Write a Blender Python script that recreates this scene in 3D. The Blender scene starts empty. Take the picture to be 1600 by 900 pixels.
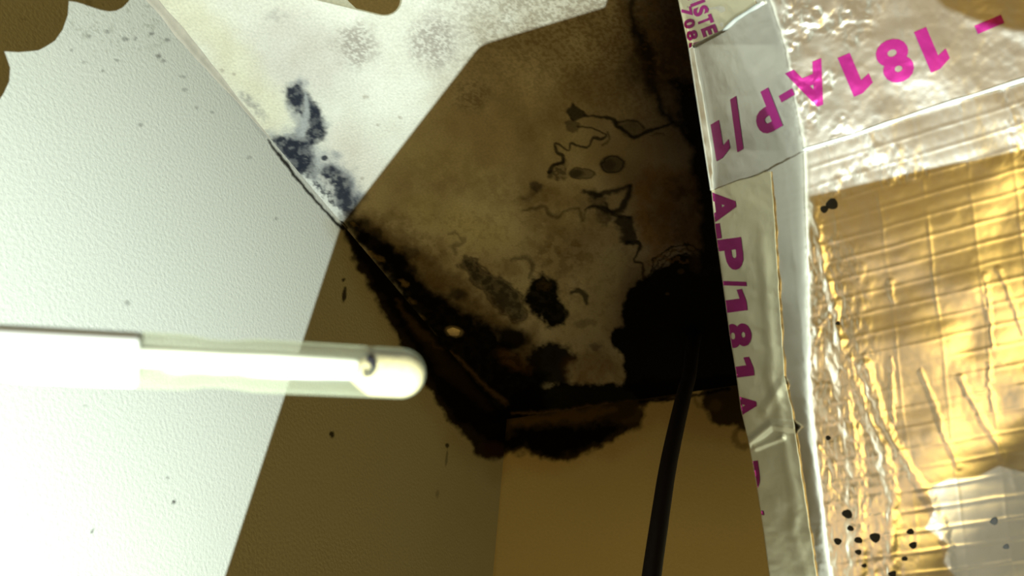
import bpy, bmesh, math, random
import numpy as np
from mathutils import Vector, Matrix

scene = bpy.context.scene
COL = scene.collection
random.seed(7)

# ------------------------------------------------------------------ calibration
F = 1250.0                       # focal length in pixels of the 1600x900 frame
CX, CY = 800.0, 450.0
R = np.array([[0.9141577515, 0.1938151302, 0.3560214889],
              [0.3982936915, -0.5927326252, -0.7000215500],
              [0.0753507838, 0.7817312392, -0.6190464676]])
H = 2.4                          # ceiling height
CAM = np.array([0.46615, -0.94103, H - 0.58066])


def to_world(c):
    """camera-frame point (right, up, forward) in metres -> room coordinates"""
    c = np.asarray(c, float)
    v = np.stack([c[..., 0], c[..., 1], -c[..., 2]], -1)
    return v @ R.T + CAM


def cam_at(px, py, z):
    px, py, z = np.broadcast_arrays(np.asarray(px, float), np.asarray(py, float), np.asarray(z, float))
    return np.stack([(px - CX) / F * z, (CY - py) / F * z, z], -1)


def at(px, py, z):
    return to_world(cam_at(px, py, z))


def project(w):
    c = (np.asarray(w, float) - CAM) @ R
    z = np.maximum(-c[..., 2], 1e-3)
    return CX + F * c[..., 0] / z, CY - F * c[..., 1] / z


# ------------------------------------------------------------------ camera, world, lights, exposure
cam_data = bpy.data.cameras.new('camera')
cam_data.sensor_width = 36.0
cam_data.lens = F / 1600.0 * 36.0
cam_data.clip_start = 0.01
cam_data.dof.use_dof = True
cam_data.dof.focus_distance = 0.72
cam_data.dof.aperture_fstop = 14.0
cam = bpy.data.objects.new('camera', cam_data)
COL.objects.link(cam)
M4 = Matrix.Identity(4)
for i in range(3):
    for j in range(3):
        M4[i][j] = R[i][j]
    M4[i][3] = CAM[i]
cam.matrix_world = M4
scene.camera = cam

world = bpy.data.worlds.new('warm_room_light')
scene.world = world
world.use_nodes = True
bg = world.node_tree.nodes['Background']
bg.inputs['Color'].default_value = (1.0, 0.58, 0.10, 1)
bg.inputs['Strength'].default_value = 0.27

L_CAM = np.array([0.0242, -0.2017, -0.10])       # torch, held a hand's breadth below and behind the camera
torch_light = bpy.data.lights.new('torch_light', 'POINT')
torch_light.energy = 40.0
torch_light.color = (0.82, 0.96, 0.90)
torch_light.shadow_soft_size = 0.0003
tl = bpy.data.objects.new('torch_light', torch_light)
tl.location = to_world(L_CAM)
COL.objects.link(tl)

warm = bpy.data.lights.new('floor_fill', 'AREA')  # warm disc added low, mirrored by the foil in place of a lit floor
warm.shape = 'DISK'
warm.size = 1.1
warm.energy = 2.7
warm.color = (1.0, 0.71, 0.40)
wl = bpy.data.objects.new('floor_fill', warm)
wl.location = (0.55, -1.60, 0.28)
wl.rotation_euler = (Vector((0.3, -0.4, 2.3)) - Vector(wl.location)).to_track_quat('-Z', 'Y').to_euler()
COL.objects.link(wl)

side = bpy.data.lights.new('side_fill', 'AREA')  # unseen fill added to brighten the ceiling and left wall
side.shape = 'DISK'
side.size = 1.2
side.energy = 11.5
side.color = (1.0, 0.70, 0.18)
sl = bpy.data.objects.new('side_fill', side)
sl.location = (1.30, -1.55, 0.60)
sl.rotation_euler = (Vector((0.1, -0.2, 2.3)) - Vector(sl.location)).to_track_quat('-Z', 'Y').to_euler()
COL.objects.link(sl)

vs = scene.view_settings
vs.view_transform = 'Standard'
vs.look = 'None'
vs.gamma = 1.0
vs.use_curve_mapping = False
vs.exposure = 0.0
scene.cycles.max_bounces = 8
scene.cycles.diffuse_bounces = 0
scene.cycles.transparent_max_bounces = 12
scene.cycles.caustics_reflective = False
scene.cycles.caustics_refractive = False


# ------------------------------------------------------------------ helpers
def tag(o, label=None, cat=None, group=None, kind=None):
    if label:
        o['label'] = label
    if cat:
        o['category'] = cat
    if group:
        o['group'] = group
    if kind:
        o['kind'] = kind
    return o


def mesh_obj(name, verts, faces, mat, parent=None, smooth=True):
    me = bpy.data.meshes.new(name)
    v = np.asarray(verts, np.float32)
    f = np.asarray(faces, np.int32) if len(faces) and not isinstance(faces, list) else None
    if f is not None:
        n = f.shape[1]
        me.vertices.add(len(v))
        me.vertices.foreach_set('co', v.ravel())
        me.loops.add(f.size)
        me.loops.foreach_set('vertex_index', f.ravel())
        me.polygons.add(len(f))
        me.polygons.foreach_set('loop_start', np.arange(0, f.size, n, dtype=np.int32))
        me.polygons.foreach_set('loop_total', np.full(len(f), n, np.int32))
        me.update(calc_edges=True)
    else:
        me.from_pydata([tuple(map(float, p)) for p in v], [], faces)
    me.validate()
    if smooth:
        me.polygons.foreach_set('use_smooth', np.ones(len(me.polygons), bool))
    me.materials.append(mat)
    o = bpy.data.objects.new(name, me)
    COL.objects.link(o)
    if parent:
        o.parent = parent
        o.matrix_parent_inverse = parent.matrix_world.inverted()
    return o


def bm_obj(name, bm, mat, parent=None, smooth=True):
    me = bpy.data.meshes.new(name)
    bmesh.ops.recalc_face_normals(bm, faces=bm.faces)
    bm.to_mesh(me)
    bm.free()
    if smooth:
        me.polygons.foreach_set('use_smooth', np.ones(len(me.polygons), bool))
    me.materials.append(mat)
    o = bpy.data.objects.new(name, me)
    COL.objects.link(o)
    if parent:
        o.parent = parent
        o.matrix_parent_inverse = parent.matrix_world.inverted()
    return o


def empty(name, loc):
    o = bpy.data.objects.new(name, None)
    o.empty_display_size = 0.02
    o.matrix_world = Matrix.Translation(Vector(loc))
    COL.objects.link(o)
    return o


def quads(nr, nc):
    a = np.arange(nr * nc).reshape(nr, nc)
    return np.stack([a[:-1, :-1], a[:-1, 1:], a[1:, 1:], a[1:, :-1]], -1).reshape(-1, 4)


def frame_for(d):
    d = np.asarray(d, float)
    d = d / np.linalg.norm(d)
    h = np.array([0, 0, 1.0]) if abs(d[2]) < 0.9 else np.array([1.0, 0, 0])
    a = np.cross(d, h)
    a /= np.linalg.norm(a)
    return d, a, np.cross(d, a)


def lathe(name, p0, p1, prof, mat, parent=None, seg=40, caps=True):
    """profile = list of (t along p0->p1 in metres, radius)"""
    p0, p1 = np.asarray(p0, float), np.asarray(p1, float)
    d, a, b = frame_for(p1 - p0)
    th = np.linspace(0, 2 * np.pi, seg, endpoint=False)
    vs_ = []
    for t, r in prof:
        vs_.append(p0 + d * t + r * (np.cos(th)[:, None] * a + np.sin(th)[:, None] * b))
    v = np.concatenate(vs_)
    faces = []
    n = len(prof)
    for i in range(n - 1):
        for k in range(seg):
            k2 = (k + 1) % seg
            faces.append((i * seg + k, i * seg + k2, (i + 1) * seg + k2, (i + 1) * seg + k))
    if caps:
        faces.append(tuple(range(seg))[::-1])
        faces.append(tuple((n - 1) * seg + k for k in range(seg)))
    return mesh_obj(name, v, faces, mat, parent)


def tube(name, pts, rad, mat, parent=None, seg=20):
    pts = np.asarray(pts, float)
    rad = np.broadcast_to(np.asarray(rad, float), (len(pts),))
    tan = np.gradient(pts, axis=0)
    d, a, b = frame_for(tan[0])
    th = np.linspace(0, 2 * np.pi, seg, endpoint=False)
    vs_ = []
    for p, t, r in zip(pts, tan, rad):
        t = t / np.linalg.norm(t)
        a = a - t * (a @ t)
        a /= np.linalg.norm(a)
        b = np.cross(t, a)
        vs_.append(p + r * (np.cos(th)[:, None] * a + np.sin(th)[:, None] * b))
    v = np.concatenate(vs_)
    faces = []
    n = len(pts)
    for i in range(n - 1):
        for k in range(seg):
            k2 = (k + 1) % seg
            faces.append((i * seg + k, i * seg + k2, (i + 1) * seg + k2, (i + 1) * seg + k))
    faces.append(tuple(range(seg))[::-1])
    faces.append(tuple((n - 1) * seg + k for k in range(seg)))
    return mesh_obj(name, v, faces, mat, parent)


def smooth_curve(pts, n):
    pts = np.asarray(pts, float)
    s = np.concatenate([[0], np.cumsum(np.linalg.norm(np.diff(pts, axis=0), axis=1))])
    q = np.linspace(0, s[-1], n)
    # Catmull-Rom through the points
    m = np.gradient(pts, s, axis=0)
    i = np.clip(np.searchsorted(s, q, side='right') - 1, 0, len(s) - 2)
    h = (s[i + 1] - s[i])[:, None]
    t = ((q - s[i]) / (s[i + 1] - s[i]))[:, None]
    return ((2 * t**3 - 3 * t**2 + 1) * pts[i] + (t**3 - 2 * t**2 + t) * h * m[i]
            + (-2 * t**3 + 3 * t**2) * pts[i + 1] + (t**3 - t**2) * h * m[i + 1])


# ---- numpy noise
def _hash(i, j, seed):
    h = (i.astype(np.int64) * 374761393 + j.astype(np.int64) * 668265263 + seed * 974711) & 0xFFFFFFFF
    h = ((h ^ (h >> 13)) * 1274126177) & 0xFFFFFFFF
    return ((h ^ (h >> 16)) & 0xFFFF) / 65535.0


def vnoise(x, y, seed=0):
    i, j = np.floor(x), np.floor(y)
    u, v = x - i, y - j
    u = u * u * (3 - 2 * u)
    v = v * v * (3 - 2 * v)
    return ((_hash(i, j, seed) * (1 - u) + _hash(i + 1, j, seed) * u) * (1 - v)
            + (_hash(i, j + 1, seed) * (1 - u) + _hash(i + 1, j + 1, seed) * u) * v)


def fbm(x, y, seed=0, octv=4):
    """roughly -1 .. 1"""
    t, a, s = 0, 0.5, 0
    for k in range(octv):
        t = t + a * (vnoise(x * 2**k + 17.3 * k, y * 2**k + 5.1 * k, seed + k) * 2 - 1)
        s += a
        a *= 0.55
    return t / s * 1.5


def sstep(a, b, x):
    t = np.clip((x - a) / (b - a), 0, 1)
    return t * t * (3 - 2 * t)


def seg_dist(x, y, p, q):
    dx, dy = q[0] - p[0], q[1] - p[1]
    t = np.clip(((x - p[0]) * dx + (y - p[1]) * dy) / (dx * dx + dy * dy + 1e-9), 0, 1)
    return np.hypot(x - p[0] - t * dx, y - p[1] - t * dy), t


def poly_sdf(x, y, pts):
    d = np.full(x.shape, 1e9)
    inside = np.zeros(x.shape, bool)
    n = len(pts)
    for i in range(n):
        p, q = pts[i], pts[(i + 1) % n]
        d = np.minimum(d, seg_dist(x, y, p, q)[0])
        c = (p[1] > y) != (q[1] > y)
        xs = p[0] + (y - p[1]) * (q[0] - p[0]) / ((q[1] - p[1]) if q[1] != p[1] else 1e-9)
        inside ^= c & (x < xs)
    return np.where(inside, -d, d)


class Canvas:
    """pigment colour per vertex of a fine surface grid (stains, soot and mould, with some painted light and shade)"""

    def __init__(self, W, base, s):
        self.x, self.y = project(W)
        self.ok = (self.x > -60) & (self.x < 1700) & (self.y > -60) & (self.y < 960)
        self.c = np.tile(np.array(base, float), (len(W), 1))
        self.U, self.V = s

    def _sel(self, pts, pad):
        p = np.array(pts)
        return np.nonzero(self.ok & (self.x > p[:, 0].min() - pad) & (self.x < p[:, 0].max() + pad)
                          & (self.y > p[:, 1].min() - pad) & (self.y < p[:, 1].max() + pad))[0]

    def mix(self, idx, m, col):
        m = np.clip(m, 0, 1)[:, None]
        self.c[idx] += m * (np.array(col) - self.c[idx])

    def mul(self, idx, m, col):
        m = np.clip(m, 0, 1)[:, None]
        self.c[idx] *= 1 + m * (np.array(col) - 1)

    def poly(self, pts, col, a=1.0, edge=4.0, warp=5.0, ws=14.0, seed=1, mot=0.0, ms=9.0, rim=0.0, mul=False, grow=1.5):
        i = self._sel(pts, edge + warp * 2 + 3)
        if not len(i):
            return
        x, y = self.x[i], self.y[i]
        d = poly_sdf(x, y, pts) + warp * fbm(x / ws, y / ws, seed, 4) - grow
        m = sstep(edge, -edge, d) * a
        if mot:
            m = m * (1 - mot * sstep(-0.25, 0.55, fbm(x / ms, y / ms, seed + 9, 4)))
        if rim:
            m = np.maximum(m, a * 1.0 * rim * np.exp(-(d / 3.0) ** 2))
        (self.mul if mul else self.mix)(i, m, col)

    def stroke(self, pts, w, col, a=1.0, edge=2.0, warp=2.0, ws=9.0, seed=3, mul=False):
        w = np.broadcast_to(np.asarray(w, float), (len(pts),))
        if len(pts) > 2:
            n_ = 4 * len(pts)
            wp = smooth_curve(np.column_stack([np.array(pts, float), w]), n_)
            pts, w = [tuple(q[:2]) for q in wp], np.maximum(wp[:, 2], .5) + .7
        i = self._sel(pts, w.max() + edge + warp * 2 + 2)
        if not len(i):
            return
        x = self.x[i] + warp * fbm(self.x[i] / ws, self.y[i] / ws, seed, 3)
        y = self.y[i] + warp * fbm(self.x[i] / ws + 40, self.y[i] / ws, seed + 5, 3)
        d = np.full(x.shape, 1e9)
        for k in range(len(pts) - 1):
            dd, t = seg_dist(x, y, pts[k], pts[k + 1])
            d = np.minimum(d, dd - (w[k] * (1 - t) + w[k + 1] * t) / 2)
        (self.mul if mul else self.mix)(i, sstep(edge, -edge, d) * a, col)

    def spot(self, c, rx, ry, col, a=1.0, soft=0.5, ang=0.0, warp=0.15, seed=5, mot=0.0, ms=8.0, ring=0.0, mul=False):
        r = max(rx, ry) * 1.6 + 4
        i = self._sel([c], r)
        if not len(i):
            return
        dx, dy = self.x[i] - c[0], self.y[i] - c[1]
        ca, sa = math.cos(ang), math.sin(ang)
        d = np.hypot((dx * ca + dy * sa) / rx, (-dx * sa + dy * ca) / ry)
        d = d + warp * fbm(self.x[i] / (0.5 * max(rx, ry) + 2), self.y[i] / (0.5 * max(rx, ry) + 2), seed, 3)
        m = sstep(1 + soft * 0.5, 1 - soft * 0.5, d) * a
        if mot:
            m = m * (1 - mot * sstep(-0.2, 0.3, fbm(self.x[i] / ms, self.y[i] / ms, seed + 3, 3)))
        if ring:
            m = np.maximum(m * (1 - ring), a * np.exp(-((d - 0.92) / 0.16) ** 2))
        (self.mul if mul else self.mix)(i, m, col)


# ------------------------------------------------------------------ materials
def new_mat(name):
    m = bpy.data.materials.new(name)
    m.use_nodes = True
    nt = m.node_tree
    nt.nodes.clear()
    out = nt.nodes.new('ShaderNodeOutputMaterial')
    b = nt.nodes.new('ShaderNodeBsdfPrincipled')
    nt.links.new(b.outputs[0], out.inputs[0])
    return m, nt, b, out


def nd(nt, t, **kw):
    n = nt.nodes.new(t)
    for k, v in kw.items():
        if k in n.inputs:
            n.inputs[k].default_value = v
        else:
            setattr(n, k, v)
    return n


def plain(name, col, rough=0.5, metal=0.0, noise=0.08, scale=40, bump=0.0, bscale=200, spec=0.5, bdist=0.001):
    m, nt, b, out = new_mat(name)
    tc = nd(nt, 'ShaderNodeTexCoord')
    n = nd(nt, 'ShaderNodeTexNoise', Scale=scale, Detail=4.0)
    nt.links.new(tc.outputs['Object'], n.inputs['Vector'])
    mp = nd(nt, 'ShaderNodeMapRange')
    mp.inputs['To Min'].default_value = 1 - noise
    mp.inputs['To Max'].default_value = 1 + noise
    nt.links.new(n.outputs['Fac'], mp.inputs['Value'])
    mx = nd(nt, 'ShaderNodeMix', data_type='RGBA', blend_type='MULTIPLY')
    mx.inputs[0].default_value = 1.0
    mx.inputs[6].default_value = (*col, 1)
    nt.links.new(mp.outputs[0], mx.inputs[7])
    nt.links.new(mx.outputs[2], b.inputs['Base Color'])
    b.inputs['Roughness'].default_value = rough
    b.inputs['Metallic'].default_value = metal
    b.inputs['Specular IOR Level'].default_value = spec
    if bump:
        n2 = nd(nt, 'ShaderNodeTexNoise', Scale=bscale, Detail=3.0)
        nt.links.new(tc.outputs['Object'], n2.inputs['Vector'])
        bp = nd(nt, 'ShaderNodeBump', Strength=bump, Distance=bdist)
        nt.links.new(n2.outputs['Fac'], bp.inputs['Height'])
        nt.links.new(bp.outputs[0], b.inputs['Normal'])
    return m


def painted(name, speck=0.06, sscale=500, bump=0.3, bscale=260, bdist=0.002, rough=0.9, spec=0.03):
    """pigment from the surface's own colour attribute, with fine procedural grain and relief"""
    m, nt, b, out = new_mat(name)
    at_ = nd(nt, 'ShaderNodeAttribute', attribute_name='pigment')
    tc = nd(nt, 'ShaderNodeTexCoord')
    n = nd(nt, 'ShaderNodeTexNoise', Scale=sscale, Detail=3.0)
    nt.links.new(tc.outputs['Object'], n.inputs['Vector'])
    mp = nd(nt, 'ShaderNodeMapRange')
    mp.inputs['From Min'].default_value = 0.3
    mp.inputs['From Max'].default_value = 0.7
    mp.inputs['To Min'].default_value = 1 - speck
    mp.inputs['To Max'].default_value = 1 + speck
    nt.links.new(n.outputs['Fac'], mp.inputs['Value'])
    mx = nd(nt, 'ShaderNodeMix', data_type='RGBA', blend_type='MULTIPLY')
    mx.inputs[0].default_value = 1.0
    nt.links.new(at_.outputs['Color'], mx.inputs[6])
    nt.links.new(mp.outputs[0], mx.inputs[7])
    nt.links.new(mx.outputs[2], b.inputs['Base Color'])
    b.inputs['Roughness'].default_value = rough
    b.inputs['Specular IOR Level'].default_value = spec
    n2 = nd(nt, 'ShaderNodeTexNoise', Scale=bscale, Detail=2.0)
    nt.links.new(tc.outputs['Object'], n2.inputs['Vector'])
    bp = nd(nt, 'ShaderNodeBump', Strength=bump, Distance=bdist)
    nt.links.new(n2.outputs['Fac'], bp.inputs['Height'])
    nt.links.new(bp.outputs[0], b.inputs['Normal'])
    return m


def surface(name, A, B, axis, val, mat, base, paint, parent=None):
    """grid surface; A, B = coordinate arrays of the two free axes"""
    a, b = np.meshgrid(A, B)
    W = np.zeros(a.shape + (3,))
    fr = [k for k in range(3) if k != axis]
    W[..., fr[0]] = a
    W[..., fr[1]] = b
    W[..., axis] = val
    W = W.reshape(-1, 3)
    cv = Canvas(W, base, (a.ravel(), b.ravel()))
    paint(cv)
    o = mesh_obj(name, W, quads(len(B), len(A)), mat, parent)
    at_ = o.data.color_attributes.new('pigment', 'FLOAT_COLOR', 'POINT')
    rgba = np.ones((len(W), 4), np.float32)
    rgba[:, :3] = np.clip(cv.c, 0.0, 1)
    at_.data.foreach_set('color', rgba.ravel())
    return o


def axis_pts(lo, f0, f1, hi, step):
    return np.unique(np.concatenate([np.linspace(lo, f0, 8) if lo < f0 else [f0], np.arange(f0, f1, step), [f1],
                                     np.linspace(f1, hi, 8) if hi > f1 else [f1]]).round(6))


# ------------------------------------------------------------------ the setting
BLK = (0.002, 0.0015, 0.001)
SOOT = (0.008, 0.006, 0.003)
BRN = (0.11, 0.06, 0.02)
NAVY = (0.014, 0.019, 0.034)


def paint_ceiling(k):
    allv = np.nonzero(k.ok)[0]
    x, y = k.x, k.y
    g1 = fbm(x / 70, y / 70, 11, 5)
    g2 = fbm(x / 22, y / 22, 21, 4)
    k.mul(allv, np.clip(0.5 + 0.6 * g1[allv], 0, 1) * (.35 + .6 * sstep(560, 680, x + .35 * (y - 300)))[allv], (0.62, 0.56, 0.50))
    k.mul(allv, (0.5 + 0.5 * g2[allv]) * 0.35, (0.84, 0.80, 0.76))
    # yellowed strip beside the wall, greyish pink veil, dusty upper right
    k.stroke([(225, -40), (330, 60), (430, 180)], 60, (0.92, 0.88, 0.66), 0.5, edge=28, warp=10, ws=40, mul=True)
    k.spot((480, 90), 90, 60, (0.80, 0.76, 0.78), 0.7, 1.2, 0.5, mul=True)
    k.spot((550, 260), 40, 70, (0.86, 0.80, 0.78), 0.6, 1.2, -0.4, mul=True)
    grain = sstep(-0.35, 0.5, fbm(x / 3.6, y / 3.6, 33, 3))
    dust = sstep(560, 800, x + 0.0 * y) * sstep(210, 30, y - (x - 700) * 0.15)
    k.mul(allv, (dust * (0.30 + 0.5 * grain))[allv], (0.50, 0.47, 0.44))
    dust2 = sstep(700, 960, x) * sstep(260, 60, y)
    k.mul(allv, (dust2 * (0.50 + 0.22 * grain))[allv], (0.5, 0.42, 0.32))
    for c, rx, ry, s in [((557, 72), 31, 29, 1), ((678, 66), 34, 34, 2), ((735, 146), 26, 26, 3)]:
        k.spot(c, rx, ry, (0.24, 0.20, 0.17), 0.72, 1.1, 0.3, 0.25, s, mot=.95, ms=3.2)
        k.spot(c, rx, ry, (0.5, 0.46, 0.42), 0.3, 1.2, 0.3, 0.25, s)
    k.spot((430, 25), 18, 10, (0.35, 0.33, 0.33), 0.35, 1.0, 0, 0.3, 4, mot=.8, ms=5)
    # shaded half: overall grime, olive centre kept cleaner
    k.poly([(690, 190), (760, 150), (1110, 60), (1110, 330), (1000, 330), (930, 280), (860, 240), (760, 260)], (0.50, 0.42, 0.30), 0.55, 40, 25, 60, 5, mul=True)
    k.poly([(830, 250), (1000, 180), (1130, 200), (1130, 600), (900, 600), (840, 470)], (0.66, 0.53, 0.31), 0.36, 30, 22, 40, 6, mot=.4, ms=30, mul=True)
    # mottled brown areas
    for c, rx, ry, a, s in [((690, 270), 70, 40, .22, 1), ((640, 330), 50, 22, .3, 2), ((830, 210), 60, 45, .2, 3), ((880, 393), 46, 34, .55, 4),
                            ((870, 330), 70, 34, .4, 5), ((790, 300), 60, 30, .25, 8), ((650, 395), 60, 26, .4, 6), ((600, 350), 34, 18, .4, 7), ((690, 440), 60, 30, .35, 9)]:
        k.spot(c, rx, ry, (0.20, 0.15, 0.07), a, 0.9, 0.1, 0.35, s, mot=.7, ms=10)
    k.poly([(985, 300), (1020, 265), (1115, 265), (1125, 400), (1060, 385), (1015, 405), (1000, 370)], (0.66, 0.42, 0.14), 0.7, 14, 10, 26, 7, mot=.35, ms=18, mul=True)
    k.spot((1075, 330), 26, 40, (0.10, 0.055, 0.02), .55, .9, 0, .4, 12, mot=.6, ms=12)
    k.spot((1060, 290), 40, 16, (0.10, 0.055, 0.02), .5, .9, 0, .4, 13, mot=.6, ms=12)
    for c, rx, ry, a in [((690, 335), 60, 24, .5), ((760, 370), 50, 26, .45), ((940, 425), 26, 44, .5), ((905, 345), 40, 18, .4), ((880, 225), 40, 26, .3), ((915, 500), 34, 40, .4), ((690, 255), 60, 30, .25), ((870, 470), 60, 16, .3)]:
        k.spot(c, rx, ry, (0.80, 0.80, 0.60), a, 1.2, .2, .35, int(c[0]), mot=.4, ms=14)
    # --- navy mould beside the wall, in the torch light
    k.poly([(415, 205), (450, 200), (500, 235), (530, 245), (548, 268), (570, 308), (545, 350), (480, 290)], (0.30, 0.32, 0.35), .72, 10, 9, 16, 31, mot=.4, ms=12)
    k.poly([(448, 138), (470, 128), (485, 152), (498, 172), (510, 195), (508, 218), (480, 226), (460, 200), (452, 165)], (0.25, 0.27, 0.31), .7, 10, 8, 13, 32, mot=.3)
    k.poly([(500, 262), (545, 265), (568, 310), (550, 345), (520, 312)], (0.16, 0.17, 0.19), .6, 7, 8, 12, 37, mot=.3)
    k.poly([(424, 212), (490, 222), (492, 276), (452, 264)], (0.14, 0.15, 0.17), .65, 6, 8, 12, 38, mot=.3)
    k.poly([(446, 136), (468, 131), (477, 146), (471, 176), (462, 172), (450, 158)], NAVY, .96, 6, 6, 8, 33, mot=0.22, ms=6)
    k.poly([(482, 150), (492, 166), (507, 187), (508, 202), (504, 217), (486, 222), (480, 205), (482, 180)], NAVY, .97, 6, 6, 8, 34, mot=0.18, ms=6)
    k.poly([(420, 216), (440, 213), (465, 217), (488, 224), (484, 240), (488, 256), (482, 275), (466, 266), (448, 250), (430, 232)], NAVY, .95, 6, 6, 9, 35, mot=0.42, ms=7)
    k.poly([(502, 262), (528, 264), (543, 279), (548, 300), (560, 315), (552, 334), (540, 337), (524, 310), (516, 292), (504, 276)], NAVY, .93, 6, 6, 10, 36, mot=0.42, ms=9)
    k.stroke([(478, 146), (479, 172), (477, 192), (472, 210)], [3, 7, 8, 8], (0.42, 0.44, 0.45), .85, 2, 2)
    k.spot((507, 247), 5, 4, NAVY, .9, .6)
    for c, a in [((384, 153), .5), ((394, 160), .45), ((403, 172), .5), ((410, 182), .35)]:
        k.spot(c, 11, 7, (0.28, 0.28, 0.27), a, 1, .8, .5, int(c[0]), mot=.7, ms=4)
    k.stroke([(473, 276), (490, 292), (512, 318), (538, 345)], [3, 9, 10, 7], (0.80, 0.82, 0.78), .9, 2, 6, 7)
    k.stroke([(500, 275), (515, 290), (518, 305)], [6, 8, 4], (0.66, 0.66, 0.62), .7, 3, 6, 7, 8)
    k.stroke([(488, 285), (505, 297), (520, 318)], [2, 6, 3], NAVY, .8, 2, 6, 5, 9)
    k.stroke([(418, 218), (445, 250), (470, 280), (508, 325), (541, 356)], [2.5, 3.5, 3, 3, 4], SOOT, .95, 1.5, 2, 8)
    k.stroke([(225, -8), (300, 76), (360, 148), (415, 214)], 4, (0.55, 0.50, 0.42), .6, 2, 1.5, 12)
    for c, r in [((625, 184), 3), ((571, 152), 4), ((590, 195), 3), ((566, 279), 3), ((347, 110), 3), ((366, 116), 3)]:
        k.spot(c, r, r * .8, (0.4, 0.36, 0.3), .6, .8, 0, .5, int(c[0]))
    # --- the long crack-like growths
    k.poly([(895, 162), (904, 170), (916, 179), (908, 184), (896, 187), (890, 182), (885, 174), (891, 168)], SOOT, .85, 2, 2, 6, 41)
    k.poly([(884, 190), (894, 187), (905, 194), (901, 204), (894, 207), (886, 201)], SOOT, .6, 2.5, 2, 6, 42)
    k.stroke([(914, 180), (936, 182), (956, 187), (966, 198), (980, 208), (988, 215), (1008, 206), (1020, 202), (1036, 198), (1052, 189)], [3, 3, 5, 6, 4, 5, 5, 5, 4, 2], SOOT, .9)
    k.stroke([(964, 192), (980, 189), (996, 189), (1006, 199)], 2.5, SOOT, .75)
    k.poly([(962, 190), (996, 188), (1010, 202), (988, 216), (972, 206)], SOOT, .5, 4, 3, 8, 43, mot=.4)
    k.stroke([(1016, 212), (1026, 209), (1037, 210)], 1.5, SOOT, .6)
    k.stroke([(902, 198), (920, 199), (940, 207), (948, 210), (940, 217), (927, 215), (920, 228), (908, 230), (892, 223), (890, 233), (868, 226), (870, 238), (878, 242), (880, 252), (866, 258), (858, 270)],
             [2, 2, 2, 2, 4, 4, 3, 2.5, 3, 2, 3, 4, 4, 5, 5, 6], SOOT, .85, 1.4, 1.5)
    k.stroke([(950, 206), (953, 215), (942, 227)], 2.5, SOOT, .7)
    k.poly([(858, 268), (868, 258), (882, 250), (884, 262), (884, 278), (870, 280), (856, 276)], SOOT, .7, 3, 3, 6, 44, mot=.5, ms=5)
    k.spot((910, 271), 20, 9, SOOT, .75, .5, 0.05, .2, 45, ring=.35)
    k.spot((900, 271), 11, 7, SOOT, .7, .8)
    k.spot((957, 257), 18, 14, SOOT, .9, .35, -0.1, .12, 46, ring=.3)
    k.spot((950, 258), 11, 9, SOOT, .5, .9)
    k.spot((838, 291), 11, 9, SOOT, .7, .8, 0, .35, 47)
    k.stroke([(836, 297), (826, 309), (816, 310)], 7, SOOT, .45, 4, 3)
    k.stroke([(910, 299), (927, 304), (949, 302), (968, 296), (985, 290)], [3, 9, 7, 6, 5], SOOT, .85, 3, 3)
    k.stroke([(985, 291), (980, 308), (972, 326), (953, 329), (947, 315)], [5, 10, 10, 4, 2], SOOT, .9, 3, 2)
    k.stroke([(917, 327), (930, 322), (944, 327), (959, 334), (985, 340)], [3, 5, 7, 6, 5], SOOT, .85, 2.5, 3)
    k.poly([(925, 300), (948, 305), (946, 322), (955, 340), (947, 352), (936, 345), (930, 328), (916, 326)], SOOT, .6, 5, 5, 9, 48, mot=.35)
    k.poly([(958, 342), (988, 338), (993, 372), (982, 381), (970, 376), (976, 358), (960, 352)], SOOT, .85, 4, 4, 8, 49)
    k.stroke([(978, 380), (1000, 381), (996, 396), (990, 408), (1005, 412), (1004, 428), (1012, 440)], [5, 6, 4, 3, 4, 5, 8], SOOT, .9, 1.8, 2)
    k.stroke([(817, 329), (834, 325), (849, 322), (859, 336), (872, 340), (881, 332), (904, 326), (910, 344), (916, 328)], [4, 5, 5, 5, 5, 3, 3, 4, 2], SOOT, .55, 2.5, 2.5)
    # --- rounded blots
    k.poly([(720, 416), (726, 404), (740, 408), (752, 426), (776, 434), (804, 450), (818, 474), (819, 496), (806, 501), (784, 490), (768, 468), (752, 448), (732, 428)], SOOT, .88, 5, 5, 9, 51, mot=.22, ms=7, rim=.8)
    k.stroke([(744, 410), (756, 418), (764, 425)], 3, SOOT, .6)
    k.poly([(848, 429), (867, 441), (873, 466), (884, 489), (880, 506), (859, 508), (836, 489), (822, 471), (827, 452), (836, 438)], BLK, .99, 5, 5, 8, 52, mot=.03, grow=2.5)
    k.spot((850, 448), 11, 9, (0.10, 0.075, 0.03), .7, .8, .3, .5, 53, mot=.7, ms=4)
    k.stroke([(799, 406), (812, 401), (824, 403), (831, 417), (828, 432)], [3, 5, 6, 5, 4], SOOT, .55, 2.5, 3)
    k.stroke([(892, 457), (905, 454), (916, 464), (916, 474)], [5, 7, 7, 4], SOOT, .8, 2, 2)
    k.stroke([(702, 364), (716, 367), (724, 378), (708, 384), (712, 396)], [3, 4, 4, 7, 6], SOOT, .5, 3, 3)
    k.spot((795, 420), 18, 12, (0.2, 0.15, 0.06), .4, 1, .3, .4, 54)
    # --- black mass along the left junction
    k.poly([(536, 340), (560, 335), (590, 352), (625, 372), (665, 395), (700, 420), (735, 450), (775, 480), (800, 505), (830, 520), (835, 600), (840, 660), (780, 660)], (0.14, 0.095, 0.04), .86, 18, 12, 28, 61, mot=.18, ms=20)
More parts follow.
